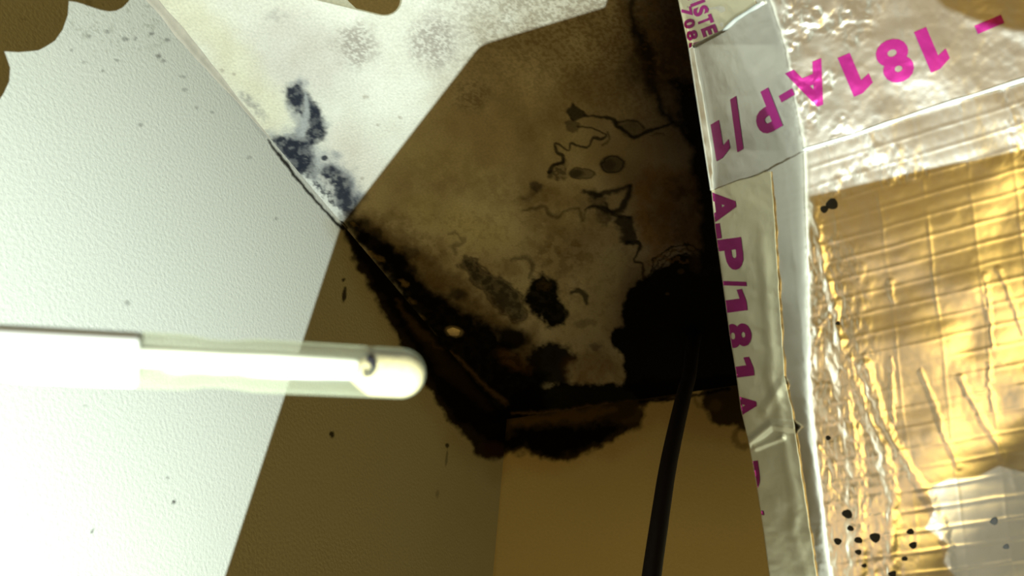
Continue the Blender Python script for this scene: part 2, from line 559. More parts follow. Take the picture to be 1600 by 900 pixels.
    k.poly([(536, 344), (553, 342), (574, 358), (600, 384), (625, 402), (647, 430), (668, 452), (700, 478), (735, 497), (765, 513), (790, 540), (812, 570), (845, 590), (860, 660), (785, 665)], BLK, .99, 11, 8, 15, 62, mot=.03, grow=5)
    for c, r, a in [((566, 372), 9, .9), ((590, 365), 8, .6), ((603, 394), 13, .95), ((625, 412), 12, .8), ((633, 440), 12, .9), ((640, 396), 12, .5)]:
        k.spot(c, r * 1.2, r, BLK, a, .7, .6, .3, int(c[0]))
    for c, r, a in [((563, 386), 5, .4), ((581, 398), 6, .7), ((593, 404), 6, .5), ((631, 442), 6, .55), ((643, 470), 5, .4), ((658, 496), 5, .35), ((553, 350), 4, .5)]:
        k.spot(c, r * 1.3, r * .7, (0.30, 0.22, 0.10), a, .9, .5, .5, int(c[0]), mot=.4, ms=4)
    k.spot((715, 460), 15, 9, BLK, .7, .9, .4, .3, 71)
    k.spot((800, 528), 27, 18, BLK, .95, .8, .25, .25, 72)
    k.poly([(838, 545), (862, 538), (885, 545), (898, 560), (880, 575), (885, 595), (840, 600), (820, 575)], BLK, .96, 7, 6, 10, 73, grow=4)
    k.spot((800, 563), 26, 12, (0.16, 0.09, 0.035), .55, .9, .5, .4, 74, mot=.4)
    k.spot((935, 575), 50, 28, (0.20, 0.11, 0.04), .55, 1, 0, .3, 75, mot=.3, ms=14)
    k.spot((912, 505), 16, 7, SOOT, .35, .9, 0, .4, 76)
    k.spot((930, 543), 9, 6, SOOT, .5, .8, 0, .4, 77)
    k.spot((1005, 470), 36, 60, (0.14, 0.09, 0.03), .6, 1.0, 0, .2, 78)
    # paler line of the joint: light caught by the bead, put into the colour
    k.stroke([(705, 549), (730, 573), (757, 602), (794, 634)], [3, 5, 6, 7], (0.17, 0.11, 0.045), .5, 3, 2)
    k.spot((709, 518), 13, 8, (0.75, 0.62, 0.38), .35, .6, .15)
    # --- band along the far junction and black mass where the cable goes in
    k.poly([(780, 660), (800, 612), (850, 606), (880, 598), (905, 601), (936, 604), (972, 599), (1150, 585), (1150, 640), (960, 634), (850, 652)], BLK, .98, 5, 6, 14, 63)
    k.stroke([(800, 645), (850, 645), (911, 636), (990, 627)], [3, 4, 3, 3], (0.16, 0.10, 0.04), .6, 2.5, 2)
    k.poly([(985, 452), (1003, 440), (1020, 424), (1042, 412), (1062, 398), (1110, 400), (1150, 420), (1200, 640), (1000, 622), (976, 604), (974, 552), (958, 542), (954, 528), (962, 515), (978, 512), (974, 478)], BLK, .99, 4, 5, 13, 64)
    for off, a in [(0, .9), (6, .75), (12, .8), (18, .6)]:
        k.stroke([(1014 + off, 442), (1018 + off, 420), (1026 + off, 402 + off * .6), (1045 + off * .5, 389 + off), (1076, 385 + off), (1110, 396 + off)], 2.4, SOOT, a, 1.3, 5, 9, 80 + off)
    k.stroke([(1042, 404), (1050, 408), (1056, 402), (1066, 410), (1074, 408)], 4, (0.30, 0.19, 0.07), .8, 1.5, 3, 5)
    k.stroke([(1022, 410), (1034, 398), (1052, 392), (1075, 391)], 3, (0.28, 0.18, 0.07), .6, 1.5, 5, 7, 12)
    k.spot((1064, 424), 5, 4, (0.2, 0.14, 0.06), .7, .8)
    k.spot((1043, 459), 3, 2, (0.2, 0.14, 0.06), .7, .8)
    # --- dark belt hugging the foil side: the duct's shadow put into the colour
    k.poly([(950, -60), (962, 20), (995, 55), (1000, 90), (1008, 120), (1022, 145), (1035, 172), (1062, 190), (1080, 215), (1084, 290), (1088, 420), (1170, 420), (1160, -60)], (0.16, 0.11, 0.055), .72, 12, 10, 24, 65, mot=.25, ms=20)
    k.stroke([(985, -20), (992, 40), (1010, 80), (1012, 112), (1024, 140), (1036, 172), (1062, 192), (1080, 215)], [8, 12, 22, 18, 14, 12, 12, 14], BLK, .92, 8, 7, 16, 66)
    k.spot((1015, 110), 42, 34, (0.06, 0.04, 0.02), .55, 1.1, .4, .3, 88)
    k.poly([(1050, 130), (1120, 120), (1130, 430), (1100, 420), (1096, 330), (1084, 250), (1070, 200)], BLK, .93, 9, 8, 18, 67)
    i = np.nonzero(k.ok & (x > 990) & (x < 1100) & (y > -20) & (y < 170))[0]
    fl = sstep(0.12, 0.5, fbm(x[i] / 7, y[i] / 7, 91, 3)) * sstep(990, 1020, x[i] + 0.2 * (60 - y[i])) * sstep(165, 110, y[i])
    k.mix(i, fl * .6, (0.28, 0.19, 0.085))
    i = np.nonzero(k.ok & (x > 540) & (y > 330))[0]
    k.mul(i, sstep(0.1, 0.6, fbm(x[i] / 6, y[i] / 6, 95, 3)) * .3, (0.5, 0.45, 0.4))


LEFT_MOULD = [(536, 356), (546, 385), (560, 418), (575, 444), (590, 470), (606, 502), (622, 530), (636, 548), (652, 575), (664, 598), (676, 612), (690, 638), (702, 656),
              (720, 672), (737, 690), (746, 706), (760, 715), (782, 717), (796, 706), (800, 650), (700, 540), (540, 346)]


def paint_left(k):
    allv = np.nonzero(k.ok)[0]
    x, y = k.x, k.y
    k.mul(allv, (0.5 + 0.5 * fbm(x / 120, y / 120, 4, 4)[allv]) * .10, (0.85, 0.86, 0.82))
    # soft dirty halo then the fringe and the black core
    k.poly([(520, 350), (560, 450), (640, 590), (700, 690), (770, 750), (800, 740), (800, 640), (540, 340)], (0.75, 0.62, 0.42), .45, 22, 8, 30, 101, mul=True)
    k.poly(LEFT_MOULD, (0.026, 0.016, 0.008), .98, 5, 5, 14, 102)
    core = [(538, 352), (556, 385), (580, 432), (600, 466), (622, 500), (650, 540), (672, 585), (690, 615), (715, 650), (740, 672), (765, 690), (798, 700), (800, 650), (690, 530), (545, 350)]
    k.poly(core, BLK, .96, 9, 7, 16, 103, mot=.08, ms=18, grow=4)
    k.stroke([(645, 512), (672, 538), (700, 575), (735, 612), (770, 640)], [10, 18, 24, 16, 6], (0.08, 0.052, 0.022), .4, 9, 5, 20, 104)
    k.stroke([(620, 470), (650, 510), (690, 545)], [5, 9, 4], (0.12, 0.08, 0.035), .55, 4, 4, 10, 105)
    k.spot((770, 703), 20, 14, (0.05, 0.024, 0.016), .8, .8)
    k.stroke([(418, 219), (445, 254), (470, 286), (508, 331), (537, 358)], [2, 4.5, 4, 3, 5], SOOT, .95, 1.5, 1.5, 10)
    k.stroke([(220, -20), (300, 72), (360, 146), (415, 214)], 3, (0.5, 0.5, 0.46), .5, 2, 1, 12)
    # specks
    for c, rx, ry, a in [((537, 437), 2.5, 3, .9), ((538, 460), 3, 11, .95), ((519, 679), 4, 4.5, .95), ((699, 696), 3, 4, .9), ((698, 714), 2, 16, .5), ((683, 772), 3, 7, .35),
                         ((272, 784), 4, 3, .85), ((144, 829), 2, 4, .8), ((199, 473), 5, 4, .4), ((262, 746), 2, 2, .5), ((133, 635), 2, 2, .5), ((220, 195), 4, 3, .4),
                         ((248, 88), 5, 4, .6), ((236, 53), 4, 3, .55), ((262, 62), 4, 3, .5), ((196, 61), 5, 3, .45), ((211, 60), 3, 3, .45), ((183, 94), 4, 2, .4),
                         ((161, 111), 3, 2, .45), ((140, 57), 4, 3, .4), ((167, 49), 4, 3, .4), ((112, 78), 3, 2, .4), ((255, 95), 4, 3, .4), ((288, 140), 4, 3, .35),
                         ((307, 168), 3, 3, .35), ((332, 175), 3, 2, .35), ((132, 97), 3, 2, .35), ((36, 30), 3, 2, .4), ((285, 120), 6, 2, .35), ((432, 342), 3, 3, .35), ((390, 246), 4, 3, .3)]:
        k.spot(c, rx, ry, (0.05, 0.045, 0.04), a, .7, 0.1, .3, int(c[0] + c[1]))
    i = np.nonzero(k.ok & (x > 60) & (x < 330) & (y < 120))[0]
    k.mul(i, sstep(0.35, 0.65, fbm(x[i] / 8, y[i] / 8, 111, 3)) * sstep(110, 40, y[i]) * sstep(70, 140, x[i]) * .45, (0.55, 0.55, 0.5))


BACK_MOULD = [(780, 640), (786, 716), (797, 704), (812, 696), (822, 690), (830, 706), (850, 714), (870, 718), (900, 716), (915, 708), (930, 700), (960, 686), (985, 674), (1003, 664),
              (1007, 648), (1003, 636), (1015, 629), (1040, 626), (1060, 622), (1060, 600), (900, 610)]


def paint_back(k):
    allv = np.nonzero(k.ok)[0]
    x, y = k.x, k.y
    k.mul(allv, (0.5 + 0.5 * fbm(x / 120, y / 120, 6, 4)[allv]) * .15, (0.85, 0.8, 0.7))
    k.poly([(770, 640), (780, 735), (870, 735), (960, 705), (1030, 660), (1180, 700), (1200, 600), (800, 620)], (0.72, 0.58, 0.36), .5, 20, 8, 30, 121, mul=True)
    k.poly(BACK_MOULD, (0.028, 0.018, 0.008), .96, 5, 5, 14, 122)
    k.poly([(786, 690), (800, 680), (830, 672), (860, 668), (900, 672), (940, 665), (970, 668), (930, 692), (900, 706), (860, 708), (840, 700), (800, 700)], BLK, .95, 8, 8, 14, 123, grow=4)
    k.stroke([(806, 662), (850, 655), (900, 648), (960, 642)], [8, 13, 15, 8], (0.15, 0.095, 0.04), .75, 6, 5, 14, 124)
    k.stroke([(975, 660), (996, 652), (1000, 640)], 9, (0.13, 0.085, 0.035), .4, 4, 3)
    k.stroke([(782, 648), (786, 700)], 8, BLK, .9, 4, 3)
    k.poly([(1096, 590), (1100, 632), (1108, 650), (1118, 660), (1140, 665), (1168, 669), (1230, 690), (1230, 590)], (0.03, 0.02, 0.01), .95, 5, 6, 14, 125)
    k.spot((1118, 634), 9, 10, (0.16, 0.11, 0.045), .6, .8)
    k.stroke([(1160, 664), (1148, 678), (1152, 694), (1166, 698)], 8, (0.12, 0.08, 0.035), .55, 4, 3)
    k.stroke([(1085, 624), (1095, 636), (1110, 640)], 4, (0.12, 0.08, 0.035), .5, 3, 3)
    k.stroke([(1000, 628), (1060, 622), (1140, 608)], 4, BLK, .9, 2, 2)
    k.stroke([(790, 705), (778, 800), (768, 960)], 5, (0.7, 0.62, 0.45), .35, 3, 1, mul=True)


m_ceil = painted('ceiling_paint', speck=.10, sscale=420, bump=.35, bscale=330, bdist=.0012)
m_left = painted('left_wall_paint', speck=.03, sscale=400, bump=.42, bscale=330, bdist=.0012)
m_back = painted('back_wall_paint', speck=.03, sscale=300, bump=.3, bscale=230, bdist=.0015)

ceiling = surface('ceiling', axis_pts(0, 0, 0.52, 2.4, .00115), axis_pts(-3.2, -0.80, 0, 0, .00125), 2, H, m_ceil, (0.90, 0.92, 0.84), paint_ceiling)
wall_left = surface('wall_left', axis_pts(-3.2, -0.86, 0, 0, .0016), axis_pts(0, 1.84, H, H, .0016), 0, 0.0, m_left, (0.78, 0.79, 0.72), paint_left)
wall_back = surface('wall_back', axis_pts(0, 0, 0.52, 2.4, .0016), axis_pts(0, 1.95, H, H, .0016), 1, 0.0, m_back, (0.80, 0.71, 0.46), paint_back)
floor = mesh_obj('floor', [(0, -3.2, 0), (2.4, -3.2, 0), (2.4, 0, 0), (0, 0, 0)], [(0, 1, 2, 3)],
                 plain('floor_boards', (0.45, 0.30, 0.16), .5, noise=.2, scale=6), smooth=False)
wall_right = mesh_obj('wall_right', [(2.4, -3.2, 0), (2.4, 0, 0), (2.4, 0, H), (2.4, -3.2, H)], [(0, 1, 2, 3)],
                      plain('right_wall_paint', (0.76, 0.74, 0.62), .85, bump=.3), smooth=False)
for o in (ceiling, wall_left, wall_back, floor, wall_right):
    o['kind'] = 'structure'

# caulk bead in the wall / ceiling joint: the left wall's bead breaks off where the mould starts
m_bead = plain('caulk', (0.50, 0.47, 0.40), .7, noise=.25, scale=90, bump=.4, bscale=150)
yb = np.linspace(-1.3, -0.575, 80)
wob = fbm(yb * 40, yb * 0, 3, 3)
pf = [(0.0, -.013), (.0012, -.0125), (.0030, -.0095), (.0042, -.005), (.0062, -.0022), (.0075, -.0008), (.0078, 0.0)]
bv = []
for j, y_ in enumerate(yb):
    s = .58 * (1 + .25 * wob[j]) * (1 if j < 66 else max(.15, (80 - j) / 14))
    for (a, b) in pf:
        bv.append((a * s, y_, H + b * s))
trim = mesh_obj('trim_1', bv, quads(80, len(pf)), m_bead)
trim['kind'] = 'structure'
trim['label'] = 'grey caulk bead in the joint of left wall and ceiling'

# plaster nib sticking out of the blackened ceiling joint
nib_m = plain('bare_plaster', (0.80, 0.66, 0.42), .8, noise=.15, scale=300)
d = (at(709, 518, 1) - CAM)
pc = CAM + d * ((H - CAM[2]) / d[2])
bm = bmesh.new()
bmesh.ops.create_icosphere(bm, subdivisions=3, radius=1)
for v in bm.verts:
    n = 1 + .12 * math.sin(v.co.x * 5) * math.cos(v.co.y * 4)
    v.co = Vector((v.co.x * .0085 * n, v.co.y * .0085 * n, v.co.z * .0030))
    v.co = Matrix.Rotation(-.6, 3, 'Z') @ v.co + Vector(pc)
nib = bm_obj('plaster_chip', bm, nib_m, ceiling)
nib['label'] = 'pale oval chip of bare plaster in the black mould'

# ------------------------------------------------------------------ cable
m_cable = plain('cable_jacket', (0.006, 0.003, 0.0018), .6, noise=.1, spec=.12)
cp = [(1086, 528, .935), (1082, 545, .92), (1077, 585, .88), (1069, 615, .83), (1057, 666, .78), (1043, 733, .73), (1030, 817, .68), (1018, 900, .64), (1005, 1000, .60), (990, 1130, .56), (980, 1300, .52)]
cpt = np.array([at(*p) for p in cp])
d = at(1087, 524, 1) - CAM
top = CAM + d * ((H - CAM[2]) / d[2])
cpt = np.vstack([top, cpt[1:]])
cable = tube('hanging_cable', smooth_curve(cpt, 90), .0078, m_cable, seg=24)
tag(cable, 'dark brown round cable hanging out of the blackest mould patch', 'cable')

# ------------------------------------------------------------------ foil faced insulation duct at the right
SIL = np.array([(-260, 1010), (0, 1060), (70, 1075), (120, 1085), (200, 1098), (297, 1112), (360, 1118), (430, 1128), (520, 1140), (580, 1150), (640, 1158), (690, 1170), (760, 1183), (820, 1192), (900, 1203), (1100, 1232)], float)
FOLD = np.array([(-260, 1130), (0, 1200), (70, 1225), (150, 1240), (235, 1254), (300, 1256), (620, 1262), (700, 1270), (800, 1282), (900, 1296), (1100, 1330)], float)
SEAM = np.array([(270, 1206), (300, 1208), (400, 1214), (500, 1221), (590, 1226), (640, 1238), (700, 1247), (760, 1256), (830, 1266), (900, 1277), (1100, 1308)], float)


def ip(tab, y):
    return np.interp(y, tab[:, 0], tab[:, 1])


RIDGES = [  # crumpled folds of the foil: polyline, width px, height mm
    ([(1272, 320), (1284, 400), (1300, 470), (1310, 530)], 7, 1.6),
    ([(1300, 480), (1278, 510), (1264, 560)], 6, 1.6),
    ([(1310, 540), (1318, 620), (1332, 700), (1340, 790), (1336, 920)], 15, 3.0),
    ([(1336, 600), (1352, 640), (1380, 700), (1394, 780), (1392, 900)], 10, 2.6),
    ([(1352, 570), (1372, 640), (1400, 700), (1440, 760), (1474, 820), (1492, 910)], 9, 2.4),
    ([(1270, 700), (1290, 790), (1280, 900)], 10, 2.0),
    ([(1440, 580), (1480, 690), (1500, 730)], 5, .8),
    ([(1500, 590), (1560, 700), (1590, 760)], 6, 1.0),
    ([(1545, 570), (1550, 640)], 4, .7),
    ([(1393, 560), (1396, 660)], 4, .8),
    ([(1540, 430), (1550, 540)], 5, .8),
    ([(1390, 440), (1396, 470)], 5, .8),
    ([(1560, 420), (1600, 520), (1640, 600)], 5, .7),
]
SCR_TOP = np.array([(1200, 253), (1255, 237), (1330, 214), (1450, 172), (1600, 125), (1800, 62)], float)


def q_base(x, y):
    q = 6.72e-4 * (x - .11 * y + 2345.0)
    # the board bends away from the viewer left of the fold
    e = ip(FOLD, y) - x
    w = 3.5
    q = q - 2.6e-3 * (w * np.log1p(np.exp(np.clip(e / w, -40, 40))))
    # above the tape's lower edge the board leans over towards the torch
    return q


def relief(x, y, kind):
    """height towards the viewer, metres"""
    h = 0.0006 * fbm(x / 90, y / 90, 201, 2)
    if kind == 'foil':
        y0 = (y + (x - 1255) * (.32 + 235 * 2.9e-4)) / (1 + 2.9e-4 * (x - 1255)) + 1.3 * fbm(x / 60, y / 60, 207, 2)
        f = np.abs(((y0 - 235) / 31.0 + .5) % 1 - .5) * 31
        amp = .55 + .6 * vnoise(x / 45, y / 20, 209)
        h = h + .00010 * (1 + sstep(720, 760, y) * sstep(1420, 1450, x)) * amp * np.exp(-(f / 2.8) ** 2)
        xv = (x - .11 * (y - 450)) + 2.0 * fbm(x / 50, y / 50, 211, 3)
        fv = np.abs(((xv - 1390) / 72.0 + .5) % 1 - .5) * 72
        h = h + .00007 * (.2 + vnoise(x / 60, y / 40, 213)) * np.exp(-(fv / 2.8) ** 2)
        # each cell of the reinforcing grid is pillowed a little
        h = h + .00003 * np.cos(2 * np.pi * (y0 - 235) / 31.0 + np.pi) + .00003 * fbm(x / 16, y / 16, 215, 2)
        for pts, w, hh in RIDGES:
            d_ = np.full(np.shape(x), 1e9)
            xw, yw = x + 4 * fbm(x / 14, y / 14, 217, 3), y
            for a_, b_ in zip(pts[:-1], pts[1:]):
                d_ = np.minimum(d_, seg_dist(xw, yw, a_, b_)[0])
            h = h + hh * .00017 * (.5 + .5 * np.cos(np.pi * np.minimum(1, d_ / (w * 1.5))))
        dd_ = np.maximum(0, x + .6 * (y - 735) - 1400) * sstep(560, 760, y)
        h = h - 2.1e-7 * dd_ ** 2
        lit = sstep(12, 0, y - (312 - .2 * (x - 1256))) * sstep(1250, 1270, x)
        h = h + lit * .00020 * fbm(x / 12, y / 26, 227, 3) * (.25 + sstep(-.1, .6, fbm(x / 50, y / 60, 229, 2)))
        cr = sstep(1250, 1262, x) * sstep(1400, 1300, x - .16 * (y - 500)) * sstep(330, 400, y)
        h = h + cr * .0003 * (np.abs(fbm(x / 16, y / 28, 219, 3)))
    elif kind == 'band':
        cr = sstep(1200, 1240, x) * sstep(1420, 1330, x + .2 * y)
        h = h + cr * .0006 * fbm(x / 15, y / 15, 221, 3) * sstep(-.2, .5, fbm(x / 40, y / 40, 225, 2)) + .00022 * fbm(x / 30, y / 30, 223, 3)
        h = h + .0004 * sstep(1130, 1180, x) * np.exp(-((x - 1170 + .3 * y) / 22) ** 2)
    else:
        h = h + .0006 * fbm(x / 42, y / 30, 231, 3)
        # pinched fold low on the strip
        d1, _ = seg_dist(x, y, (1170, 692), (1205, 664))
        d2, _ = seg_dist(x, y, (1205, 664), (1242, 668))
        d3, _ = seg_dist(x, y, (1180, 700), (1222, 684))
        d4, _ = seg_dist(x, y, (1196, 640), (1222, 600))
        h = h + .004 * np.maximum(0, 1 - np.minimum(d1, d2) / 10) + .003 * np.maximum(0, 1 - d3 / 6) + .002 * np.maximum(0, 1 - d4 / 12)
        h = h + .0012 * np.exp(-((x - ip(SEAM, y) + 22 + 6 * fbm(y / 60, y * 0, 233, 2)) / 9) ** 2) * sstep(300, 420, y)
    return h


def foil_pt(x, y, off=0.0, kind='foil'):
    x, y = np.asarray(x, float), np.asarray(y, float)
    z = 1 / q_base(x, y) - relief(x, y, kind) - off
    return to_world(cam_at(x, y, z))


def metal_mat(name, col, rough, bump, bscale, bdist=.0006, dif=0.0, detail=4.0, coat=0.0):
    m, nt, b, out = new_mat(name)
    tc = nd(nt, 'ShaderNodeTexCoord')
    n = nd(nt, 'ShaderNodeTexNoise', Scale=22.0, Detail=5.0)
    nt.links.new(tc.outputs['Object'], n.inputs['Vector'])
    mp = nd(nt, 'ShaderNodeMapRange')
    mp.inputs['To Min'].default_value = .80
    mp.inputs['To Max'].default_value = 1.10
    nt.links.new(n.outputs['Fac'], mp.inputs['Value'])
    mx = nd(nt, 'ShaderNodeMix', data_type='RGBA', blend_type='MULTIPLY')
    mx.inputs[0].default_value = 1.0
    mx.inputs[6].default_value = (*col, 1)
    nt.links.new(mp.outputs[0], mx.inputs[7])
    nt.links.new(mx.outputs[2], b.inputs['Base Color'])
    b.inputs['Metallic'].default_value = 1.0 - dif
    b.inputs['Roughness'].default_value = rough
    b.inputs['Coat Weight'].default_value = coat
    b.inputs['Coat Roughness'].default_value = .08
    n2 = nd(nt, 'ShaderNodeTexNoise', Scale=bscale, Detail=detail)
    nt.links.new(tc.outputs['Object'], n2.inputs['Vector'])
    bp = nd(nt, 'ShaderNodeBump', Strength=bump, Distance=bdist)
    nt.links.new(n2.outputs['Fac'], bp.inputs['Height'])
    nt.links.new(bp.outputs[0], b.inputs['Normal'])
    return m


m_foil = metal_mat('foil_scrim', (.91, .87, .81), .27, .06, 160, dif=.03)
m_band = metal_mat('foil_tape_clear', (.80, .76, .71), .30, .30, 120, dif=.07, coat=.5)
m_strip = metal_mat('foil_tape', (.90, .83, .62), .38, .3, 150, dif=.15)
m_core = plain('insulation_core', (.22, .19, .13), .9, noise=.3)
m_ink = plain('magenta_ink', (.46, .022, .25), .36, metal=.62, noise=.06)
m_spot = plain('mould_spot', (.02, .018, .016), .9, noise=.3, scale=300)

duct = empty('insulated_duct', at(1420, 1000, .43))
tag(duct, 'foil faced insulation duct sealed with silver tape printed in magenta, filling the right side', 'duct')
bpy.context.view_layer.update()

# front facing
ys = np.arange(-160, 1062, 2.2)
S_ = np.linspace(0, 1, 330)
s_warp = S_
rows = []
for y_ in ys:
    x0, x1 = ip(SIL, y_), 1770.0
    rows.append(np.stack([x0 + (x1 - x0) * s_warp, np.full(len(S_), y_)], -1))
G = np.array(rows)
facing = mesh_obj('foil_facing', foil_pt(G[..., 0], G[..., 1]).reshape(-1, 3), quads(len(ys), len(S_)), m_foil, duct)
facing['label'] = 'crumpled reinforced foil with a raised grid of threads'

# board body behind the facing: rim swept back, closed at the rear
rim = np.concatenate([G[0, ::6], G[::6, -1], G[-1, ::-6], G[::-6, 0]])
front = foil_pt(rim[:, 0], rim[:, 1], -.0006)
sweep = to_world(np.array([.085, .035, .17])) - CAM
n = len(front)
bv = np.vstack([front, front + sweep])
bf = [(i, (i + 1) % n, n + (i + 1) % n, n + i) for i in range(n)] + [tuple(range(n, 2 * n))]
body = mesh_obj('insulation_board', bv, bf, m_core, duct, smooth=False)

# vertical tape along the left edge (two pieces: below and above the crossing band)


def ruled(name, L_, R_, nu, nv, mat, kind, off, label):
    """tape sheet between two polylines (given as arrays of points, same count) with a thin turned-down rim"""
    v = np.linspace(0, 1, nv)[None, :, None]
    g = L_[:, None, :] * (1 - v) + R_[:, None, :] * v
    p = foil_pt(g[..., 0], g[..., 1], off, kind)
    lo = foil_pt(g[..., 0], g[..., 1], off - .0011, kind)
    p = np.concatenate([lo[:, :1], p, lo[:, -1:]], 1)
    p = np.concatenate([np.concatenate([lo[:1, :1], lo[:1], lo[:1, -1:]], 1), p, np.concatenate([lo[-1:, :1], lo[-1:], lo[-1:, -1:]], 1)], 0)
    o = mesh_obj(name, p.reshape(-1, 3), quads(p.shape[0], p.shape[1]), mat, duct)
    if label:
        o['label'] = label
    return o


yy = np.linspace(268, 1062, 330)
strip = ruled('tape_strip', np.stack([ip(SIL, yy) - .5, yy], -1), np.stack([ip(SEAM, yy) + .8 * fbm(yy / 20, yy * 0, 3, 3), yy], -1), 330, 44, m_strip, 'strip', .0009,
              'silver tape running down the left edge, lettering cut by the edge')
yy = np.linspace(-160, 110, 110)
upper = ruled('tape_strip', np.stack([ip(SIL, yy) - .5, yy], -1), np.stack([ip(FOLD, yy) - 20, yy], -1), 110, 50, m_strip, 'strip', .0004,
              'upper piece of edge tape with small listing print')
# crossing band: bottom edge and top edge as polylines


def resample(pts, n_):
    pts = np.asarray(pts, float)
    s = np.concatenate([[0], np.cumsum(np.linalg.norm(np.diff(pts, axis=0), axis=1))])
    q = np.linspace(0, s[-1], n_)
    return np.stack([np.interp(q, s, pts[:, 0]), np.interp(q, s, pts[:, 1])], -1)


bot = resample([(1110, 298), (1148, 284), (1182, 274), (1215, 256), (1254, 236), (1330, 213), (1450, 172), (1600, 125), (1768, 72)], 300)
top_ = resample([(1075.5, 76), (1100, 62), (1130, 46), (1150, 28), (1190, 6), (1215, -50), (1300, -110), (1450, -150), (1600, -158), (1768, -158)], 300)
tt = np.linspace(0, 1, 300)
w_l = np.interp(tt, [0, .22, 1], [0, .24, 1])
top_r = np.stack([np.interp(w_l, tt, top_[:, 0]), np.interp(w_l, tt, top_[:, 1])], -1)
top_r[:, 1] += 1.5 * fbm(tt * 40, tt * 0, 9, 3)
bot[:, 1] += 1.0 * fbm(tt * 40, tt * 0, 12, 3)
band = ruled('tape_band', bot, top_r, 300, 130, m_band, 'band', .0018, 'wide crinkled silver tape crossing the top of the duct, magenta code upside down')
# the bare lip of tape that stands up along the band's upper left edge and lower edge
m_lip = plain('tape_lip', (.82, .83, .76), .45, noise=.1)
lip = resample([(1085, 72), (1108, 60), (1130, 48), (1150, 30), (1172, 16), (1193, 4)], 40)
lp = foil_pt(lip[:, 0], lip[:, 1], .0030, 'band')
tube('tape_lip', lp, .0009 + .0007 * vnoise(np.arange(40) / 5, np.zeros(40), 4), m_lip, duct, seg=10)
lip2 = resample([(1256, 234), (1330, 212), (1450, 171), (1600, 124), (1768, 71)], 120)
lp = foil_pt(lip2[:, 0], lip2[:, 1], .0022, 'band')
tube('tape_lip', lp, .0007 + .0006 * vnoise(np.arange(120) / 6, np.zeros(120), 6), m_lip, duct, seg=10)

# printed characters
_gc = {}


def glyph(ch):
    if ch in _gc:
        return _gc[ch]
    if ch in ONE:
        bm = bmesh.new()
        bm.faces.new([bm.verts.new((a, b, 0)) for a, b in ONE[ch]])
        return finish(ch, bm)
    cu = bpy.data.curves.new('glyph', 'FONT')
    cu.body = ch
    cu.size = 1.0
    cu.offset = .045
    cu.resolution_u = 4
    o = bpy.data.objects.new('glyph', cu)
    COL.objects.link(o)
    dg = bpy.context.evaluated_depsgraph_get()
    me = bpy.data.meshes.new_from_object(o.evaluated_get(dg))
    bpy.data.objects.remove(o)
    bpy.data.curves.remove(cu)
    bm = bmesh.new()
    bm.from_mesh(me)
    bpy.data.meshes.remove(me)
    return finish(ch, bm)


ONE = {'1': [(.40, 0), (.95, 0), (.95, 1), (.55, 1), (.0, .86), (.0, .62), (.40, .70)],
       '-': [(0, 0), (1, 0), (1, 1), (0, 1)],
       '/': [(0, 0), (.5, 0), (1, 1), (.5, 1)]}


def finish(ch, bm):
    bmesh.ops.triangulate(bm, faces=bm.faces)
    for _ in range(5):
        ed = [e for e in bm.edges if e.calc_length() > .07]
        if not ed:
            break
        bmesh.ops.subdivide_edges(bm, edges=ed, cuts=1)
        bmesh.ops.triangulate(bm, faces=bm.faces)
    bm.verts.index_update()
    v = np.array([q.co[:2] for q in bm.verts])
    f = np.array([[q.index for q in fc.verts] for fc in bm.faces])
    bm.free()
    lo, hi = v.min(0), v.max(0)
    v = (v - (lo + hi) / 2) / (hi - lo)
    _gc[ch] = (v, f)
    return _gc[ch]


def put(ch, c, w, h, run, up, kind, off, parent, clip=False):
    v, f = glyph(ch)
    run = np.array(run, float) / np.hypot(*run)
    up = np.array(up, float) / np.hypot(*up)
    p = np.array(c) + v[:, :1] * w * run + v[:, 1:] * h * up
    if clip:
        p[:, 0] = np.maximum(p[:, 0], ip(SIL, p[:, 1]) + .4)
    o = mesh_obj('printed_character', foil_pt(p[:, 0], p[:, 1], off, kind), f, m_ink, parent, smooth=False)
    return o


RUN, UP = (-.92, .39), (.39, .92)
for ch, c, w, h, run, up in [('-', (1546, 38), 45, 14, RUN, UP), ('1', (1458, 75), 36, 69, RUN, UP), ('8', (1399, 95), 52, 69, RUN, UP), ('1', (1338, 114), 36, 66, RUN, UP),
                             ('A', (1268, 134), 62, 68, RUN, UP), ('-', (1229, 149), 24, 11, (-.85, .5), UP), ('P', (1195, 176), 38, 64, (-.86, .5), (.36, .93)),
                             ('/', (1151, 194), 22, 80, (-.86, .5), (.26, .96)), ('1', (1126, 217), 26, 58, (-.86, .5), (.16, .98))]:
    put(ch, c, w, h, run, up, 'band', .0023, band)
RD, UR = (.13, .99), (.99, -.13)
for ch, c, w, h in [('A', (1128, 322), 56, 44), ('-', (1122, 361), 24, 8), ('P', (1138, 398), 50, 46), ('/', (1145, 443), 14, 42), ('1', (1149, 470), 34, 34), ('8', (1153, 524), 38, 42),
                    ('1', (1159, 574), 30, 36), ('A', (1160, 634), 46, 44), ('-', (1168, 700), 18, 8), ('P', (1166, 745), 46, 42), ('/', (1178, 800), 14, 30)]:
    run, up = (RD, UR) if ch != '/' else (RD, UR)
    put(ch, c, w, h, run, up, 'strip', .0014, strip, clip=True)
RS, US = (.33, .94), (.93, -.36)
for ch, c in [('L', (1084, -10)), ('I', (1090, 5)), ('S', (1095, 17)), ('T', (1102, 32)), ('E', (1108, 48)), ('D', (1115, 66))]:
    put(ch, c, 5 if ch == 'I' else 14, 24, RS, US, 'strip', .0009, upper)
for ch, c in [('7', (1073, 19)), ('0', (1077, 37)), ('8', (1081, 55)), ('5', (1085, 73))]:
    put(ch, c, 15, 17, (.2, .98), (.96, -.28), 'strip', .0009, upper, clip=True)

